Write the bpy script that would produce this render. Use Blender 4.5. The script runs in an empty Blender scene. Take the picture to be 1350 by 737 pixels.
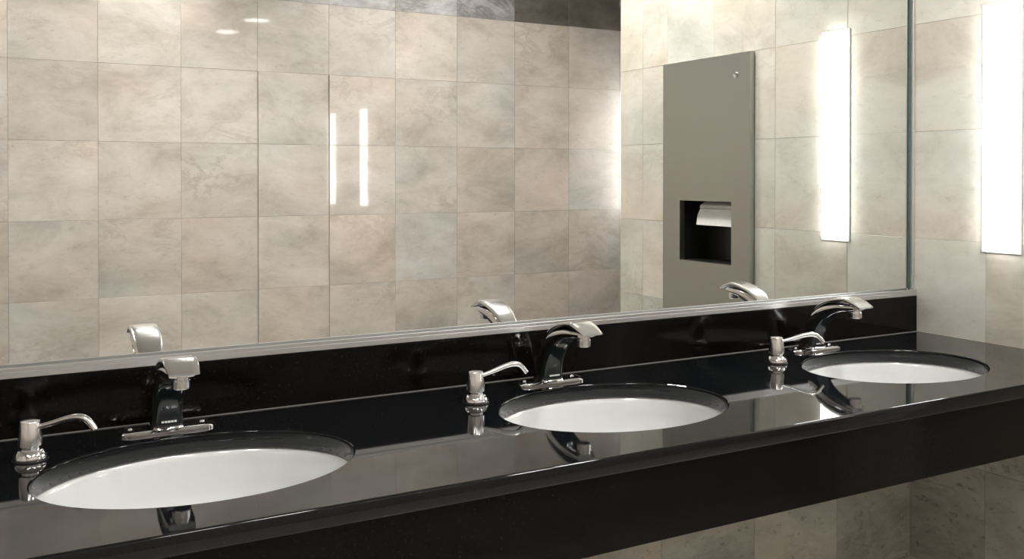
import bpy, bmesh, math, random
from mathutils import Vector, Matrix
random.seed(7)
C = bpy.context.scene.collection
SC = bpy.context.scene

# ------------------------------------------------------------------ camera
# world: counter top z = 0, mirror face y = 0 (room at y < 0), right wall x = 0
FZ, CZ = -0.86, 1.59                      # floor and ceiling height
F, PY, YAW, PITCH = 1256.4, 243.7, 0.5104, -0.0093
cd = bpy.data.cameras.new('camera'); cam = bpy.data.objects.new('camera', cd); C.objects.link(cam)
cd.sensor_width = 36.0; cd.lens = F / 1350.0 * 36.0; cd.shift_y = (PY - 368.5) / 1350.0
cd.clip_start = 0.02
cam.location = (-2.338, -1.827, 0.444)
cam.rotation_euler = (math.pi / 2 + PITCH, 0, -YAW)
SC.camera = cam

# ------------------------------------------------------------------ light, exposure
w = bpy.data.worlds.new('world'); SC.world = w; w.use_nodes = True
w.node_tree.nodes['Background'].inputs[0].default_value = (1.0, 0.97, 0.93, 1)
w.node_tree.nodes['Background'].inputs[1].default_value = 0.0
SC.view_settings.view_transform = 'Standard'; SC.view_settings.look = 'None'
SC.view_settings.gamma = 1.0; SC.view_settings.use_curve_mapping = False
SC.view_settings.exposure = 0.12
PANEL_E = 16.0          # wall light panels
DISC_E = 175.0          # flush ceiling discs
FILL_CAN_W = 95.0           # added unseen recessed cans (fill spots), watts
WARM = (1.0, 0.985, 0.965)
COOL = (0.97, 0.985, 1.0)

# ------------------------------------------------------------------ materials
def new_mat(name):
    m = bpy.data.materials.new(name); m.use_nodes = True
    nt = m.node_tree; return m, nt, nt.nodes['Principled BSDF']
def N(nt, t, **kw):
    n = nt.nodes.new(t)
    for k, v in kw.items():
        if k in n.inputs.keys(): n.inputs[k].default_value = v
        else: setattr(n, k, v)
    return n
def ramp(nt, stops):
    r = nt.nodes.new('ShaderNodeValToRGB'); e = r.color_ramp.elements
    while len(e) < len(stops): e.new(0.5)
    for i, (p, c) in enumerate(stops):
        e[i].position = p; e[i].color = (*c, 1) if len(c) == 3 else c
    return r
def mixc(nt, mode, fac, a, b):
    n = nt.nodes.new('ShaderNodeMix'); n.data_type = 'RGBA'; n.blend_type = mode
    for k, v in ((0, fac), (6, a), (7, b)):
        if hasattr(v, 'links') or hasattr(v, 'is_linked'): nt.links.new(v, n.inputs[k])
        elif k == 0: n.inputs[0].default_value = v
        else: n.inputs[k].default_value = (*v, 1)
    return n.outputs[2]

def metal(name, col, rough, noise=0.0):
    m, nt, b = new_mat(name)
    b.inputs['Base Color'].default_value = (*col, 1); b.inputs['Metallic'].default_value = 1.0
    b.inputs['Roughness'].default_value = rough
    if noise:
        tc = N(nt, 'ShaderNodeTexCoord'); mp = N(nt, 'ShaderNodeMapping'); mp.inputs['Scale'].default_value = (3, 3, 260)
        nz = N(nt, 'ShaderNodeTexNoise', Scale=2.0, Detail=3.0)
        nt.links.new(tc.outputs['Object'], mp.inputs[0]); nt.links.new(mp.outputs[0], nz.inputs['Vector'])
        mr = N(nt, 'ShaderNodeMapRange'); mr.inputs[3].default_value = rough - noise; mr.inputs[4].default_value = rough + noise
        nt.links.new(nz.outputs[0], mr.inputs[0]); nt.links.new(mr.outputs[0], b.inputs['Roughness'])
    return m
def plain(name, col, rough=0.5, coat=0.0, scale=40.0, amt=0.06):
    m, nt, b = new_mat(name)
    tc = N(nt, 'ShaderNodeTexCoord'); nz = N(nt, 'ShaderNodeTexNoise', Scale=scale, Detail=4.0)
    nt.links.new(tc.outputs['Object'], nz.inputs['Vector'])
    r = ramp(nt, [(0.3, tuple(c * (1 - amt) for c in col)), (0.7, tuple(min(1, c * (1 + amt)) for c in col))])
    nt.links.new(nz.outputs[0], r.inputs[0]); nt.links.new(r.outputs[0], b.inputs['Base Color'])
    b.inputs['Roughness'].default_value = rough
    b.inputs['Coat Weight'].default_value = coat; b.inputs['Coat Roughness'].default_value = 0.03
    return m
def emit(name, col, e):
    m, nt, b = new_mat(name)
    b.inputs['Base Color'].default_value = (0.8, 0.8, 0.8, 1)
    b.inputs['Emission Color'].default_value = (*col, 1); b.inputs['Emission Strength'].default_value = e
    return m

def stone(name, c_lo, c_mid, c_hi, vein, rough=0.34, coat=1.0, pits=0.32, vein_amt=0.35):
    """polished limestone; each tile shifts the pattern by its own random value and takes its object colour as a tint"""
    m, nt, b = new_mat(name)
    tc = N(nt, 'ShaderNodeTexCoord'); oi = N(nt, 'ShaderNodeObjectInfo')
    sc = N(nt, 'ShaderNodeVectorMath', operation='SCALE'); sc.inputs[0].default_value = (37, 91, 53)
    nt.links.new(oi.outputs['Random'], sc.inputs['Scale'])
    ad = N(nt, 'ShaderNodeVectorMath', operation='ADD')
    st_ = N(nt, 'ShaderNodeVectorMath', operation='MULTIPLY'); st_.inputs[1].default_value = (0.85, 1.35, 1.0)   # faint horizontal bedding
    nt.links.new(tc.outputs['Object'], st_.inputs[0]); nt.links.new(st_.outputs[0], ad.inputs[0]); nt.links.new(sc.outputs[0], ad.inputs[1])
    v = ad.outputs[0]
    cl = N(nt, 'ShaderNodeTexNoise', Scale=4.0, Detail=8.0, Roughness=0.68, Distortion=0.35); nt.links.new(v, cl.inputs['Vector'])
    base = ramp(nt, [(0.28, c_lo), (0.5, c_mid), (0.74, c_hi)]); nt.links.new(cl.outputs[0], base.inputs[0])
    hn = N(nt, 'ShaderNodeTexNoise', Scale=1.7, Detail=3.0); nt.links.new(v, hn.inputs['Vector'])
    hr = ramp(nt, [(0.32, (0.90, 0.945, 0.965)), (0.5, (1, 1, 1)), (0.68, (1.03, 0.975, 0.94))]); nt.links.new(hn.outputs[0], hr.inputs[0])
    hued = mixc(nt, 'MULTIPLY', 1.0, base.outputs[0], hr.outputs[0])
    # wandering veins
    vn = N(nt, 'ShaderNodeTexNoise', Scale=6.0, Detail=7.0, Roughness=0.66, Distortion=0.6); nt.links.new(v, vn.inputs['Vector'])
    vr = ramp(nt, [(0.44, (0, 0, 0)), (0.495, (1, 1, 1)), (0.55, (0, 0, 0))]); nt.links.new(vn.outputs[0], vr.inputs[0])
    ms = N(nt, 'ShaderNodeTexNoise', Scale=2.2, Detail=2.0); nt.links.new(v, ms.inputs['Vector'])
    mr = ramp(nt, [(0.48, (0, 0, 0)), (0.68, (vein_amt,) * 3)]); nt.links.new(ms.outputs[0], mr.inputs[0])
    mu = N(nt, 'ShaderNodeMath', operation='MULTIPLY'); nt.links.new(vr.outputs[0], mu.inputs[0]); nt.links.new(mr.outputs[0], mu.inputs[1])
    col = mixc(nt, 'MIX', mu.outputs[0], hued, vein)
    # small pits
    pt = N(nt, 'ShaderNodeTexNoise', Scale=30.0, Detail=5.0, Roughness=0.75); nt.links.new(v, pt.inputs['Vector'])
    pr = ramp(nt, [(0.575, (0, 0, 0)), (0.72, (pits,) * 3)]); nt.links.new(pt.outputs[0], pr.inputs[0])
    col = mixc(nt, 'MIX', pr.outputs[0], col, tuple(c * 0.62 for c in vein))
    col = mixc(nt, 'MULTIPLY', 1.0, col, oi.outputs['Color'])
    nt.links.new(col, b.inputs['Base Color'])
    b.inputs['Roughness'].default_value = rough
    b.inputs['Coat Weight'].default_value = coat; b.inputs['Coat Roughness'].default_value = 0.035
    return m

M = {}
M['tile'] = stone('beige_limestone', (0.36, 0.322, 0.276), (0.53, 0.480, 0.424), (0.66, 0.615, 0.565), (0.33, 0.275, 0.215), vein_amt=0.45)
M['tile_right'] = stone('cream_limestone', (0.45, 0.42, 0.345), (0.62, 0.59, 0.51), (0.73, 0.705, 0.63), (0.40, 0.34, 0.25), coat=0.6)
M['tile_grey'] = stone('grey_marble', (0.12, 0.11, 0.105), (0.25, 0.24, 0.235), (0.42, 0.41, 0.41), (0.07, 0.06, 0.055), vein_amt=0.8)
M['tile_low'] = stone('weathered_shaded_limestone', (0.25, 0.24, 0.205), (0.44, 0.43, 0.375), (0.58, 0.565, 0.505), (0.13, 0.105, 0.08), rough=0.5, coat=0.15, pits=0.8, vein_amt=0.45)  # rough pitted lower stone; shade under the counter is put into its colour
M['grout'] = plain('grout', (0.50, 0.46, 0.40), 0.8)
M['plaster'] = plain('ceiling_plaster', (0.62, 0.60, 0.57), 0.8)
M['floor'] = plain('floor_stone', (0.46, 0.43, 0.385), 0.3, 0.3, 6.0, 0.12)
M['chrome'] = metal('chrome', (0.80, 0.80, 0.81), 0.06)
M['satin'] = metal('satin_chrome', (0.84, 0.835, 0.83), 0.2, 0.05)
M['alum'] = metal('aluminium_channel', (0.66, 0.655, 0.65), 0.42, 0.08)
M['steel'] = metal('brushed_steel', (0.455, 0.46, 0.43), 0.33, 0.06)
M['dark_steel'] = metal('dark_recess_steel', (0.10, 0.10, 0.10), 0.4)
M['sensor'] = plain('dark_sensor_plastic', (0.010, 0.013, 0.014), 0.12)
M['rubber'] = plain('black_rubber', (0.012, 0.012, 0.012), 0.5)
M['mirror'] = metal('mirror_silver', (0.895, 0.905, 0.89), 0.0)
M['glass_edge'] = plain('green_glass_edge', (0.06, 0.10, 0.085), 0.15)
M['porcelain'] = plain('white_porcelain', (0.67, 0.68, 0.675), 0.25, 1.0, 5.0, 0.01)
M['paper'] = plain('white_paper', (0.80, 0.79, 0.77), 0.8)
M['caulk'] = plain('pale_caulk', (0.22, 0.21, 0.20), 0.5)
M['caulk_dark'] = plain('brown_caulk', (0.10, 0.085, 0.06), 0.6)
M['white_metal'] = plain('white_painted_metal', (0.80, 0.80, 0.80), 0.4)
M['panel'] = emit('panel_diffuser', COOL, PANEL_E)
M['disc'] = emit('disc_lens', WARM, DISC_E)
M['fill_can_lens'] = emit('fill_can_lens', WARM, 6.0)
# black granite with faint flecks
m, nt, b = new_mat('black_granite'); M['granite'] = m
tc = N(nt, 'ShaderNodeTexCoord')
n1 = N(nt, 'ShaderNodeTexNoise', Scale=320.0, Detail=2.0); nt.links.new(tc.outputs['Object'], n1.inputs['Vector'])
r1 = ramp(nt, [(0.60, (0.004, 0.0048, 0.0056)), (0.80, (0.016, 0.018, 0.019))]); nt.links.new(n1.outputs[0], r1.inputs[0])
nt.links.new(r1.outputs[0], b.inputs['Base Color'])
n2 = N(nt, 'ShaderNodeTexNoise', Scale=5.0, Detail=5.0); nt.links.new(tc.outputs['Object'], n2.inputs['Vector'])
mr = N(nt, 'ShaderNodeMapRange'); mr.inputs[3].default_value = 0.02; mr.inputs[4].default_value = 0.055
nt.links.new(n2.outputs[0], mr.inputs[0]); nt.links.new(mr.outputs[0], b.inputs['Roughness'])
b.inputs['IOR'].default_value = 1.42
# apron and backsplash granite: darker, browner and a little duller
m2, nt, b = new_mat('dark_brown_granite'); M['apron'] = m2
tc = N(nt, 'ShaderNodeTexCoord')
n1 = N(nt, 'ShaderNodeTexNoise', Scale=200.0, Detail=3.0); nt.links.new(tc.outputs['Object'], n1.inputs['Vector'])
r1 = ramp(nt, [(0.5, (0.0028, 0.0023, 0.0021)), (0.8, (0.010, 0.008, 0.007))]); nt.links.new(n1.outputs[0], r1.inputs[0])
nt.links.new(r1.outputs[0], b.inputs['Base Color']); b.inputs['Roughness'].default_value = 0.1
b.inputs['IOR'].default_value = 1.28

# ------------------------------------------------------------------ mesh helpers
def obj(name, bm, mat, parent=None, smooth=False, loc=(0, 0, 0)):
    me = bpy.data.meshes.new(name); bmesh.ops.recalc_face_normals(bm, faces=bm.faces[:]); bm.to_mesh(me); bm.free()
    me.materials.append(M[mat])
    o = bpy.data.objects.new(name, me); C.objects.link(o); o.parent = parent; o.location = loc
    if smooth:
        for p in me.polygons: p.use_smooth = True
        me.set_sharp_from_angle(angle=math.radians(smooth if smooth is not True else 40))
    return o
def empty(name, loc=(0, 0, 0)):
    o = bpy.data.objects.new(name, None); C.objects.link(o); o.location = loc; o.empty_display_size = 0.05; return o
def tag(o, label, cat, group=None):
    o['label'] = label; o['category'] = cat
    if group: o['group'] = group
    return o
def structure(o): o['kind'] = 'structure'; return o
def bx(bm, x0, x1, y0, y1, z0, z1, bev=0.0, seg=1):
    t = bmesh.new()
    r = bmesh.ops.create_cube(t, size=1.0)
    for v in t.verts: v.co = Vector(((x0 + x1) / 2 + v.co.x * (x1 - x0), (y0 + y1) / 2 + v.co.y * (y1 - y0), (z0 + z1) / 2 + v.co.z * (z1 - z0)))
    if bev: bmesh.ops.bevel(t, geom=t.edges[:], offset=bev, segments=seg, affect='EDGES', profile=0.5)
    me = bpy.data.meshes.new('t'); t.to_mesh(me); t.free(); bm.from_mesh(me); bpy.data.meshes.remove(me)
    return bm
def box(*a, **k): return bx(bmesh.new(), *a, **k)
def rings(bm, loops, cap0=True, cap1=True, closed=False):
    vs = [[bm.verts.new(p) for p in L] for L in loops]; n = len(vs[0])
    for i in range(len(vs) - (0 if closed else 1)):
        a, b_ = vs[i], vs[(i + 1) % len(vs)]
        for j in range(n): bm.faces.new((a[j], a[(j + 1) % n], b_[(j + 1) % n], b_[j]))
    if cap0 and not closed: bm.faces.new(vs[0][::-1])
    if cap1 and not closed: bm.faces.new(vs[-1])
    return bm
def lathe(bm, prof, seg=32, cx=0, cy=0, sx=1, sy=1):
    L = [[(cx + r * sx * math.cos(2 * math.pi * k / seg), cy + r * sy * math.sin(2 * math.pi * k / seg), z) for k in range(seg)] for r, z in prof]
    return rings(bm, L)
def tube(bm, pts, rad, seg=14):
    pts = [Vector(p) for p in pts]; L = []
    up = Vector((0, 1, 0.01))
    for i, p in enumerate(pts):
        t = (pts[min(i + 1, len(pts) - 1)] - pts[max(i - 1, 0)]).normalized()
        a = t.cross(up).normalized(); b_ = a.cross(t).normalized()
        r = rad[i] if isinstance(rad, (list, tuple)) else rad
        L.append([p + a * r * math.cos(2 * math.pi * k / seg) + b_ * r * math.sin(2 * math.pi * k / seg) for k in range(seg)])
    return rings(bm, L)
def smooth_path(pts, n=6):
    P = [Vector(p) for p in pts]; P = [2 * P[0] - P[1]] + P + [2 * P[-1] - P[-2]]; out = []
    for i in range(1, len(P) - 2):
        for k in range(n):
            t = k / n; a, b_, c, d = P[i - 1], P[i], P[i + 1], P[i + 2]
            out.append(0.5 * ((2 * b_) + (c - a) * t + (2 * a - 5 * b_ + 4 * c - d) * t * t + (3 * b_ - a - 3 * c + d) * t ** 3))
    out.append(P[-2]); return out
def copy_tree(o, parent=None):
    c = o.copy(); C.objects.link(c); c.parent = parent
    for ch in list(o.children): copy_tree(ch, c)
    return c

# ------------------------------------------------------------------ the room shell
XL = -3.3                # left wall
YO = -2.2                # opposite wall (face of its tiles)
YE = -1.422              # end of the right wall: the passage starts behind it
XP = 0.72                # far wall of the passage
TT, GAP, BED = 0.008, 0.0009, 0.002  # tile proud of the grout bed, joint width

structure(obj('floor', box(XL - .1, XP + .1, YO - .1, .1, FZ - .1, FZ), 'floor'))
ceiling = structure(obj('ceiling', box(XL - .1, XP + .1, YO - .1, .1, CZ, CZ + .1), 'plaster'))
wall_left = structure(obj('wall_left', box(XL - .1, XL, YO, 0.006, FZ, CZ), 'tile'))
wall_left.color = (1, 1, 1, 1)
wall_mirror = structure(obj('wall_back', box(XL - .1, 0, 0.006, 0.1, FZ, CZ), 'grout'))
wall_opposite = structure(obj('wall_front', box(XL - .1, XP + .1, YO - .1, YO - BED, FZ, CZ), 'grout'))
wall_passage = structure(obj('wall_passage', box(XP, XP + .1, YO, YE, FZ, CZ), 'tile'))
wall_passage.color = (1, 1, 1, 1)
# right wall: a thick wing wall with a pocket for the towel cabinet
DY0, DY1, DZ0, DZ1 = -1.111, -0.635, -0.50, 0.874       # towel cabinet outline
bm = bmesh.new(); cav = (DY0 + .03, DY1 - .03, DZ0 + .03, DZ1 - .03)
bx(bm, .13, XP + .1, YE, 0.1, FZ, CZ)
bx(bm, BED, .13, YE, cav[0], FZ, CZ); bx(bm, BED, .13, cav[1], .1, FZ, CZ)
bx(bm, BED, .13, cav[0], cav[1], FZ, cav[2]); bx(bm, BED, .13, cav[0], cav[1], cav[3], CZ)
wall_right = structure(obj('wall_right', bm, 'grout'))

_tiles = {}
def tile_mesh(w_, h_, mat):
    k = (round(w_, 4), round(h_, 4), mat)
    if k not in _tiles:
        bm = bmesh.new(); a, b_, c = w_ / 2, h_ / 2, 0.0005
        f = [(-a + c, -b_ + c, 0), (a - c, -b_ + c, 0), (a - c, b_ - c, 0), (-a + c, b_ - c, 0)]
        e = [(-a, -b_, -c), (a, -b_, -c), (a, b_, -c), (-a, b_, -c)]
        g = [(p[0], p[1], -TT) for p in e]
        rings(bm, [g, e, f])
        me = bpy.data.meshes.new('tile'); bmesh.ops.recalc_face_normals(bm, faces=bm.faces[:]); bm.to_mesh(me); bm.free()
        me.materials.append(M[mat]); _tiles[k] = me
    return _tiles[k]
def subtract(r, ex):
    u0, u1, v0, v1 = r; a0, a1, b0, b1 = ex
    if a1 <= u0 or a0 >= u1 or b1 <= v0 or b0 >= v1: return [r]
    out = []
    if a0 > u0: out.append((u0, a0, v0, v1))
    if a1 < u1: out.append((a1, u1, v0, v1))
    m0, m1 = max(u0, a0), min(u1, a1)
    if b0 > v0: out.append((m0, m1, v0, b0))
    if b1 < v1: out.append((m0, m1, b1, v1))
    return out
def lay_tiles(parent, us, vs, frame, matf, tintf, exclude=None, tilt=0.12):
    """us, vs: joint lines; frame(u, v) -> (point, rotation) of the tile face"""
    for i in range(len(us) - 1):
        for j in range(len(vs) - 1):
            rs = [(us[i], us[i + 1], vs[j], vs[j + 1])]
            if exclude: rs = [q for r in rs for q in subtract(r, exclude)]
            for (u0, u1, v0, v1) in rs:
                if u1 - u0 < .012 or v1 - v0 < .012: continue
                o = bpy.data.objects.new('tile', tile_mesh(u1 - u0 - GAP, v1 - v0 - GAP, matf(i, j)))
                C.objects.link(o); o.parent = parent
                p, R = frame((u0 + u1) / 2, (v0 + v1) / 2)
                a, b_ = (random.gauss(0, tilt), random.gauss(0, tilt * .8))
                if (parent.name, i, j) in TILT: a, b_ = TILT[(parent.name, i, j)]
                R = R @ Matrix.Rotation(math.radians(a), 3, 'Y') @ Matrix.Rotation(math.radians(b_), 3, 'X')
                if abs(a) > 1: p = p + R.col[2] * .0022      # a tile that stands a little proud at one edge
                o.matrix_basis = Matrix.Translation(p) @ R.to_4x4()
                o.color = (*tintf(i, j), 1)
TILT = {('wall_front', i, j): (a, random.gauss(0, .1)) for i, a in ((5, -1.5), (6, -1.5)) for j in range(6)}
TILT.update({('wall_front', i, j): (0, 0) for i in (6, 7) for j in (6, 7)})
def cols(*v): return Matrix(v).transposed()      # matrix from column vectors
# opposite wall, facing +y: u along -x
R_op = cols((-1, 0, 0), (0, 0, 1), (0, 1, 0))
TW, TH = 0.3105, 0.3064
us = [-(XP)] + [-(0.553 - TW * k) for k in range(0, 13)]; us = sorted(set(us)); us = [u for u in us if u < -XL - .02] + [-XL]
vs = [FZ] + [v for v in (-.034 + TH * k for k in range(-3, 7)) if FZ + .03 < v < CZ - .03] + [CZ]
row_top = [i for i, v in enumerate(vs) if abs(v - (-.034 + TH * 4)) < 1e-4][0]   # dark frieze begins here
tint_rnd = {}
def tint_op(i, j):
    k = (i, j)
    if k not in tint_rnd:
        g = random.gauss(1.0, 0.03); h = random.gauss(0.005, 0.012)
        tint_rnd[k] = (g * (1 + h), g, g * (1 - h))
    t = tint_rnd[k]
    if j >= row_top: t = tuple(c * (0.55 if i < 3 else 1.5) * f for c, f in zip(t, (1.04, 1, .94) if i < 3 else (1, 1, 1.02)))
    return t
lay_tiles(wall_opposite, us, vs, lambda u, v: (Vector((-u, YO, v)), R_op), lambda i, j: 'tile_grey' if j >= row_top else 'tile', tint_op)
# right wall, facing -x: u along -y
R_rt = cols((0, -1, 0), (0, 0, 1), (-1, 0, 0))
us_r = [0.0, 0.232, 0.538, 0.844, 1.111, 1.27, -YE]
vs_r = [FZ, -.648, -.343, -.038, .267, .570, .876, 1.182, CZ]
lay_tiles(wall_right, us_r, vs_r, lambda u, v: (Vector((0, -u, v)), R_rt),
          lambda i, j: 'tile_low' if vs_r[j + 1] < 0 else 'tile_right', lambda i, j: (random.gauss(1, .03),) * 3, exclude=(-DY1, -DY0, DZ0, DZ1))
# below the counter on the mirror wall, facing -y: u along +x
R_bk = cols((1, 0, 0), (0, 0, 1), (0, -1, 0))
us_b = [XL] + [x for x in (-.0 - .3 * k for k in range(10, 0, -1))] + [0.0]
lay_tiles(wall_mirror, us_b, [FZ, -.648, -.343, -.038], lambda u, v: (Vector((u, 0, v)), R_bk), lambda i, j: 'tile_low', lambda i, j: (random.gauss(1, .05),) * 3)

# ------------------------------------------------------------------ countertop with three oval cut-outs
YF = -0.594
SINKS = [(-2.040, -.316), (-1.263, -.316), (-0.463, -.316)]
AX, AY, TS = .238, .181, .030
def slab():
    bm = bmesh.new(); n = 72; bot = -TS; xs = []; yb, yf = 0.004, YF + .004
    edges = [XL, -2.42, -1.65, -0.86, 0.0]
    def quad(x0, x1, z): bm.faces.new([bm.verts.new(p) for p in ((x0, yb, z), (x1, yb, z), (x1, yf, z), (x0, yf, z))])
    for z in (0, bot): quad(edges[0], edges[1], z)
    for s, (cx, cy) in enumerate(SINKS):
        x0, x1 = edges[s + 1], edges[s + 2]
        angs = [2 * math.pi * k / n for k in range(n)] + [math.atan2(y - cy, x - cx) % (2 * math.pi) for x in (x0, x1) for y in (yb, yf)]
        angs = sorted(angs); 
        def outer(a):
            dx, dy = math.cos(a), math.sin(a); t = 9
            if dx > 1e-9: t = min(t, (x1 - cx) / dx)
            if dx < -1e-9: t = min(t, (x0 - cx) / dx)
            if dy > 1e-9: t = min(t, (yb - cy) / dy)
            if dy < -1e-9: t = min(t, (yf - cy) / dy)
            return cx + dx * t, cy + dy * t
        def ell(a, g): 
            k = 1 / math.hypot(math.cos(a) / (AX + g), math.sin(a) / (AY + g)); return cx + k * math.cos(a), cy + k * math.sin(a)
        L = [[(*outer(a), 0) for a in angs], [(*ell(a, .0022), 0) for a in angs], [(*ell(a, .0006), -.0007) for a in angs], [(*ell(a, 0), -.0024) for a in angs], [(*ell(a, 0), bot) for a in angs], [(*outer(a), bot) for a in angs]]
        rings(bm, L, False, False)
    # rounded front edge, full length, with a shallow groove under the nose
    prof = [(yf, 0)] + [(yf - .004 * math.sin(t), -.004 + .004 * math.cos(t)) for t in (math.pi / 2 * k / 7 for k in range(1, 8))]
    prof += [(YF, -.025), (YF + .0015, -.0285), (YF + .004, -TS)]
    for (a, b_) in zip(prof[:-1], prof[1:]):
        bm.faces.new([bm.verts.new(p) for p in ((XL, *a), (0, *a), (0, *b_), (XL, *b_))])
    bmesh.ops.remove_doubles(bm, verts=bm.verts[:], dist=1e-5)
    return bm
ct = empty('countertop', (-1.6, -.3, 0))
def sub(name, bm, mat, parent, smooth=False):
    o = obj(name, bm, mat, parent, smooth); o.matrix_parent_inverse = Matrix.Translation(-parent.location); return o
tag(ct, 'long polished black granite vanity countertop with oval cut-outs and deep front apron', 'countertop')
slab_o = sub('slab', slab(), 'granite', ct)
for p in slab_o.data.polygons:                      # flat top and underside, smooth rims and nose
    p.use_smooth = abs(p.normal.z) < 0.9 and p.area < 0.2
sub('apron', box(XL, -.0005, YF + .014, YF + .034, -.158, -TS - .0003, bev=.0015), 'apron', ct)
bs = tag(obj('backsplash', box(XL, -.0005, -.02, .004, .0016, .102, bev=.0012), 'apron'), 'low polished black granite backsplash strip under the mirror', 'backsplash')
obj('caulk_line', box(XL, -.0005, -.0214, -.0195, 0.0001, .0016), 'caulk', bs)
sub('caulk_line', box(-.0028, 0, YF + .012, -.02, -.0005, .0003), 'caulk_dark', ct)

# ------------------------------------------------------------------ sinks
def make_sink():
    root = empty('sink')
    prof = [(1.10, 0), (1.035, 0), (1.012, -.004), (1.0, -.012), (.985, -.035), (.95, -.068), (.88, -.100), (.76, -.125), (.58, -.141), (.36, -.149), (.12, -.1525)]
    out = [(.12, -.160), (.40, -.158), (.62, -.150), (.82, -.134), (.94, -.106), (1.0, -.07), (1.03, -.03), (1.10, -.012)]
    bm = bmesh.new(); n = 72; zt = -TS - .0005
    L = [[(r * AX * math.cos(2 * math.pi * k / n), r * AY * math.sin(2 * math.pi * k / n), z + zt) for k in range(n)] for r, z in prof + out]
    rings(bm, L, closed=True)
    obj('bowl', bm, 'porcelain', root, True)
    dr = obj('drain', lathe(bmesh.new(), [(.030, zt - .1515), (.030, zt - .1495), (.026, zt - .148), (.019, zt - .150), (.019, zt - .175)]), 'chrome', root, True)
    obj('strainer', lathe(bmesh.new(), [(.0185, zt - .153), (.0185, zt - .1515), (.006, zt - .1505)]), 'dark_steel', dr, True)
    ov = bmesh.new(); lathe(ov, [(.011, 0), (.011, .003), (.007, .004)], 20)
    bmesh.ops.rotate(ov, verts=ov.verts[:], matrix=Matrix.Rotation(math.radians(-80), 3, 'X'))
    o = obj('overflow_ring', ov, 'chrome', root, True, (0, -AY * .955, zt - .055)); 
    return root
# ------------------------------------------------------------------ faucets
FY = -.080
def loft(bm, st, n=20, p=3.2):
    L = []
    for i, (y, z, t, wd) in enumerate(st):
        a = st[max(i - 1, 0)]; c = st[min(i + 1, len(st) - 1)]
        d = Vector((0, c[0] - a[0], c[1] - a[1])).normalized()
        nrm = Vector((0, -d.z, d.y)) 
        ring = []
        for k in range(n):
            an = 2 * math.pi * k / n; cs, sn = math.cos(an), math.sin(an)
            u = math.copysign(abs(cs) ** (2 / p), cs) * wd; v = math.copysign(abs(sn) ** (2 / p), sn) * t
            ring.append(Vector((u, y, z)) + nrm * v)
        L.append(ring)
    return rings(bm, L)
def interp(st, n=4):
    A = smooth_path([(s[0], s[1], 0) for s in st], n); B = smooth_path([(s[2], s[3], 0) for s in st], n)
    return [(a.x, a.y, max(b_.x, .0008), max(b_.y, .001)) for a, b_ in zip(A, B)]
def make_faucet():
    root = empty('faucet')
    # base plate with rounded ends
    def rr(hw, hd, z, r, n=10):
        pts = []
        for (sx, sy, a0) in ((1, 1, 0), (-1, 1, 90), (-1, -1, 180), (1, -1, 270)):
            for k in range(n + 1):
                a = math.radians(a0 + 90 * k / n); pts.append((sx * (hw - r) + r * math.cos(a), sy * (hd - r) + r * math.sin(a), z))
        return pts
    bm = bmesh.new()
    rings(bm, [rr(.080, .027, 0.0003, .020), rr(.080, .027, .0035, .020), rr(.0765, .0235, .0062, .0175), rr(.068, .017, .0075, .013)])
    plate = obj('base_plate', bm, 'chrome', root, 35)
    body = [(.0045, .0055, .029, .028), (.0040, .016, .0245, .0255), (-.001, .040, .0215, .0245), (-.011, .064, .0195, .0240), (-.027, .086, .018, .0240),
            (-.052, .105, .0155, .0240), (-.088, .1175, .0115, .0240), (-.122, .122, .0085, .0235), (-.144, .1235, .006, .021)]
    st = interp(body)
    bd = obj('spout', loft(bmesh.new(), st, 24, 4.5), 'chrome', root, 50)
    # glossy dark sensor window covering the front of the column
    bm = bmesh.new(); L = []
    for i, (y, z, t, wd) in enumerate(st[3:25]):
        p0, p1 = st[i + 2], st[i + 4]; d = Vector((0, p1[0] - p0[0], p1[1] - p0[1])).normalized(); nv = Vector((0, -d.z, d.y)); ring = []
        for k in range(15):
            an = math.radians(8 + 164 * k / 14); cs, sn = math.cos(an), math.sin(an)
            ring.append(Vector((math.copysign(abs(cs) ** (2 / 4.5), cs) * (wd + .0006), y, z)) + nv * (abs(sn) ** (2 / 4.5) * t + .0006))
        ring += [Vector((-wd * .7, y, z)) + nv * t * .2, Vector((wd * .7, y, z)) + nv * t * .2]
        L.append(ring)
    sw = obj('sensor_window', rings(bm, L), 'sensor', root, 50); sw['label'] = 'glossy dark sensor window on the front of the spout'
    cap = [(-.002, .082, .0012, .010), (-.016, .1010, .003, .0190), (-.040, .1205, .0042, .0245), (-.070, .1335, .005, .0262), (-.100, .1405, .005, .0268),
           (-.122, .1425, .005, .0272), (-.143, .1360, .0046, .0268), (-.166, .1265, .0024, .0240)]
    stc = interp(cap[:6], 4) + interp(cap[5:], 3)[1:]
    obj('spout_cap', loft(bmesh.new(), stc, 20, 4.0), 'satin', root, 35)
    ae = obj('aerator', lathe(bmesh.new(), [(.0135, .0985), (.0145, .0995), (.0145, .112), (.0135, .113), (.0135, .119)], 24, 0, -.134), 'satin', root, 30)
    obj('aerator_mesh', lathe(bmesh.new(), [(.012, .0980), (.012, .0984), (.002, .0984)], 20, 0, -.134), 'dark_steel', ae)
    # small pale maker's mark low on the front of the spout
    bm = bmesh.new()
    for k in range(5): bx(bm, -.0125 + k * .0052, -.0125 + k * .0052 + .0040, -.0232, -.0212, .0175, .0205)
    obj('maker_mark', bm, 'white_metal', sw)
    for s in (-1, 1):
        obj('screw_cap', lathe(bmesh.new(), [(.005, .0060), (.005, .0090), (.003, .0102)], 16, s * .060, .004), 'chrome', plate, True)
    return root
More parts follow.
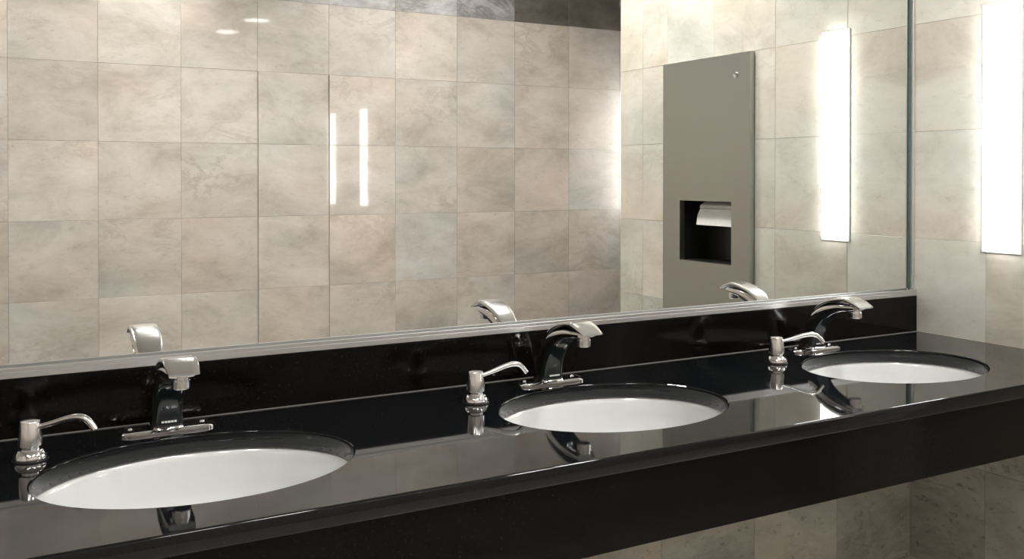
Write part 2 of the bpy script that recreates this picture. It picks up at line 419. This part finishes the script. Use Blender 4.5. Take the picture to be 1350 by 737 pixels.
# ------------------------------------------------------------------ soap dispensers
def make_soap():
    root = empty('soap_dispenser')
    fl = obj('flange', lathe(bmesh.new(), [(.0245, .0002), (.0255, .002), (.0255, .006), (.0230, .0115), (.0195, .0160), (.0180, .0170)], 32), 'chrome', root, 30)
    obj('gasket', lathe(bmesh.new(), [(.0260, .0001), (.0260, .0018)], 32), 'rubber', fl)
    obj('collar', lathe(bmesh.new(), [(.0150, .0155), (.0150, .0235)], 28), 'chrome', root, 30)
    obj('pump_head', lathe(bmesh.new(), [(.0165, .0225), (.0182, .0235), (.0180, .032), (.0156, .0580), (.0142, .0608), (.007, .0622)], 32), 'satin', root, 30)
    path = smooth_path([(.010, 0, .0505), (.035, 0, .0575), (.062, 0, .0660), (.080, 0, .0690), (.092, 0, .0670), (.101, 0, .0595), (.108, 0, .0500)], 5)
    noz = obj('nozzle', tube(bmesh.new(), path, [.0040 + .0014 * min(1, i / 14) for i in range(len(path))]), 'satin', root, 50)
    return root

sink0, fau0, soap0 = make_sink(), make_faucet(), make_soap()
SOAP = [(-2.269, -.160, -36), (-1.489, -.165, -6), (-.686, -.162, -34)]
FX = [-2.052, -1.268, -.476]
lab_s = ['white oval undermount sink nearest the camera, at the left end of the counter', 'white oval undermount sink in the middle of the black counter', 'white oval undermount sink farthest away, beside the right tiled wall']
lab_f = ['chrome arched faucet behind the nearest sink on the left', 'chrome arched faucet behind the middle sink', 'chrome arched faucet behind the far sink beside the right wall']
lab_d = ['chrome soap pump at the left edge, beside the nearest sink', 'chrome soap pump left of the middle sink', 'chrome soap pump left of the far right sink']
for i in range(3):
    s = sink0 if i == 0 else copy_tree(sink0); s.location = (*SINKS[i], 0); tag(s, lab_s[i], 'sink', 'undermount sinks in the vanity counter')
    f = fau0 if i == 0 else copy_tree(fau0); f.location = (FX[i], FY, 0); tag(f, lab_f[i], 'faucet', 'chrome faucets along the vanity')
    d = soap0 if i == 0 else copy_tree(soap0); d.location = (SOAP[i][0], SOAP[i][1], 0); d.rotation_euler.z = math.radians(SOAP[i][2])
    tag(d, lab_d[i], 'soap dispenser', 'chrome soap pumps on the counter')

# ------------------------------------------------------------------ mirror
mir = empty('wall_mirror', (-1.6, 0, .12)); tag(mir, 'wide frameless wall mirror in thin aluminium channel above black backsplash', 'mirror')
MZ1 = 1.572
sub('mirror_glass', box(XL + .002, -.0125, 0, .0055, .112, MZ1), 'mirror', mir)
bm = bmesh.new(); bx(bm, XL, -.0005, -.020, .0055, .1025, .1135, bev=.0008); bx(bm, XL, -.0005, -.0200, -.0165, .1135, .1205, bev=.0006)
sub('bottom_channel', bm, 'alum', mir)
bm = bmesh.new(); bx(bm, -.0105, -.0005, -.012, .0055, .1207, MZ1, bev=.0008)
sub('side_channel', bm, 'alum', mir)
sub('glass_edge', box(-.0165, -.0108, -.0035, -.0003, .1207, MZ1), 'glass_edge', mir)
sub('top_channel', box(XL, -.0005, -.012, .0055, MZ1, MZ1 + .012, bev=.0008), 'alum', mir)

# ------------------------------------------------------------------ wall light panels
def wall_panel(name, x, yc, z0, z1, wd, label, face='-x', depth=.004):
    r = empty(name, (x, yc, z0)); tag(r, label, 'wall light', 'tall wall light panels')
    h = z1 - z0; a = wd / 2; f = .0120
    bm = bmesh.new()
    bx(bm, -depth, 0, -a, -a + f, 0, h, bev=.001); bx(bm, -depth, 0, a - f, a, 0, h, bev=.001)
    bx(bm, -depth, 0, -a + f, a - f, 0, f, bev=.001); bx(bm, -depth, 0, -a + f, a - f, h - f, h, bev=.001)
    obj('frame', bm, 'white_metal', r)
    obj('diffuser', box(-depth - .015, -.002, -a + f + .0005, a - f - .0005, f + .0005, h - f - .0005, bev=.002), 'panel', r)
    return r
wall_panel('wall_light', 0, -.277, .241, .899, .112, 'tall glowing white light panel on the right tiled wall')
wall_panel('wall_light', XP, -2.04, .241, .899, .112, 'tall glowing white light panel on the passage wall round the corner')

# ------------------------------------------------------------------ paper towel cabinet, set in the right wall
tcab = empty('paper_towel_cabinet', (0, (DY0 + DY1) / 2, DZ0)); tag(tcab, 'tall brushed steel paper towel cabinet set into the wall, seen in the mirror', 'towel dispenser')
SY0, SY1, SZ0, SZ1 = -1.010, -.727, .128, .352        # slot opening
bm = bmesh.new(); X0, X1 = -.022, .0012
bx(bm, X0, X1, DY0, SY0, DZ0, DZ1); bx(bm, X0, X1, SY1, DY1, DZ0, DZ1)
bx(bm, X0, X1, SY0, SY1, SZ1, DZ1); bx(bm, X0, X1, SY0, SY1, DZ0, SZ0)
bmesh.ops.remove_doubles(bm, verts=bm.verts[:], dist=1e-5)
door = sub('front_panel', bm, 'steel', tcab)
bm = bmesh.new(); t = .002; D1 = .115
bx(bm, X1, D1, SY0 - t, SY0, SZ0 - t, SZ1 + t); bx(bm, X1, D1, SY1, SY1 + t, SZ0 - t, SZ1 + t)
bx(bm, X1, D1, SY0, SY1, SZ1, SZ1 + t); bx(bm, X1, D1, SY0, SY1, SZ0 - t, SZ0); bx(bm, D1, D1 + t, SY0, SY1, SZ0, SZ1)
sub('slot_recess', bm, 'dark_steel', tcab)
lk = lathe(bmesh.new(), [(.011, 0), (.011, .003), (.0085, .005)], 24); bmesh.ops.rotate(lk, verts=lk.verts[:], matrix=Matrix.Rotation(math.radians(-90), 3, 'Y'))
bmesh.ops.translate(lk, verts=lk.verts[:], vec=(X0, -.705, .797))
o = sub('lock', lk, 'chrome', tcab, True)
# the towel hanging in the slot: folded sheets bent over a lip
tw = empty('paper_towel', (.03, -.83, .27)); tag(tw, 'folded white paper towel hanging in the steel cabinet slot', 'paper towel')
def sheet(pts, y0, y1, th, skew=0):
    bm = bmesh.new(); L = []
    a = [(x, z) for x, z in pts] + [(x + th, z - .0005) for x, z in reversed(pts)]
    n = len(pts)
    loop0 = [(x, y0 - skew * (i if i < n else 2 * n - 1 - i), z) for i, (x, z) in enumerate(a)]
    loop1 = [(x, y1, z) for x, z in a]
    rings(bm, [loop0, loop1]); return bm
sub('hanging_sheet', sheet([(.060, .338), (.035, .334), (.018, .322), (.010, .300), (.006, .262)], -.932, -.7275, .003, .004), 'paper', tw)
sub('folded_stack', sheet([(.095, .350), (.060, .350), (.030, .347), (.012, .336), (.010, .326)], -.925, -.7275, .012, .002), 'paper', tw)

# ------------------------------------------------------------------ ceiling lamps
def flush_disc(x, y, label):
    r = empty('ceiling_light', (x, y, CZ)); tag(r, label, 'ceiling light', 'round ceiling downlights')
    obj('trim_ring', lathe(bmesh.new(), [(.105, 0), (.105, -.006), (.094, -.009), (.090, -.004), (.090, 0)], 40), 'white_metal', r, 30)
    obj('lens', lathe(bmesh.new(), [(.089, -.001), (.089, -.007), (.06, -.011), (.01, -.012)], 40), 'disc', r, True)
def fill_can(x, y, label, watts=FILL_CAN_W, ang=118):  # unseen spot with trim, added to fill the room with light
    r = empty('added_fill_lamp', (x, y, CZ)); tag(r, label, 'ceiling light', 'round ceiling downlights')
    obj('trim_ring', lathe(bmesh.new(), [(.085, 0), (.085, -.004), (.075, -.006), (.070, -.002), (.070, 0)], 40), 'white_metal', r, 30)
    ld = bpy.data.lights.new('lamp', 'SPOT'); ld.energy = watts; ld.color = WARM; ld.spot_size = math.radians(ang); ld.spot_blend = .6; ld.shadow_soft_size = .12
    lo = bpy.data.objects.new('lamp', ld); C.objects.link(lo); lo.parent = r; lo.location = (0, 0, -.012)
flush_disc(-.554, -.78, 'round ceiling downlight over the counter front, the upper spot reflected on the tiles')
flush_disc(-.620, -1.45, 'round ceiling downlight over the walkway, the lower spot reflected on the tiles')
fill_can(-1.55, -1.40, 'added unseen fill lamp above the middle of the room', 60)
fill_can(-2.75, -1.30, 'added unseen fill lamp above the left end of the room', 70)
fill_can(-1.75, -1.90, 'added unseen fill lamp washing the middle of the tiled wall opposite the mirror', 48)  # this and the next are added to brighten the upper left tiles
fill_can(-2.45, -1.90, 'added unseen fill lamp washing the left end of the tiled wall opposite the mirror', 48)
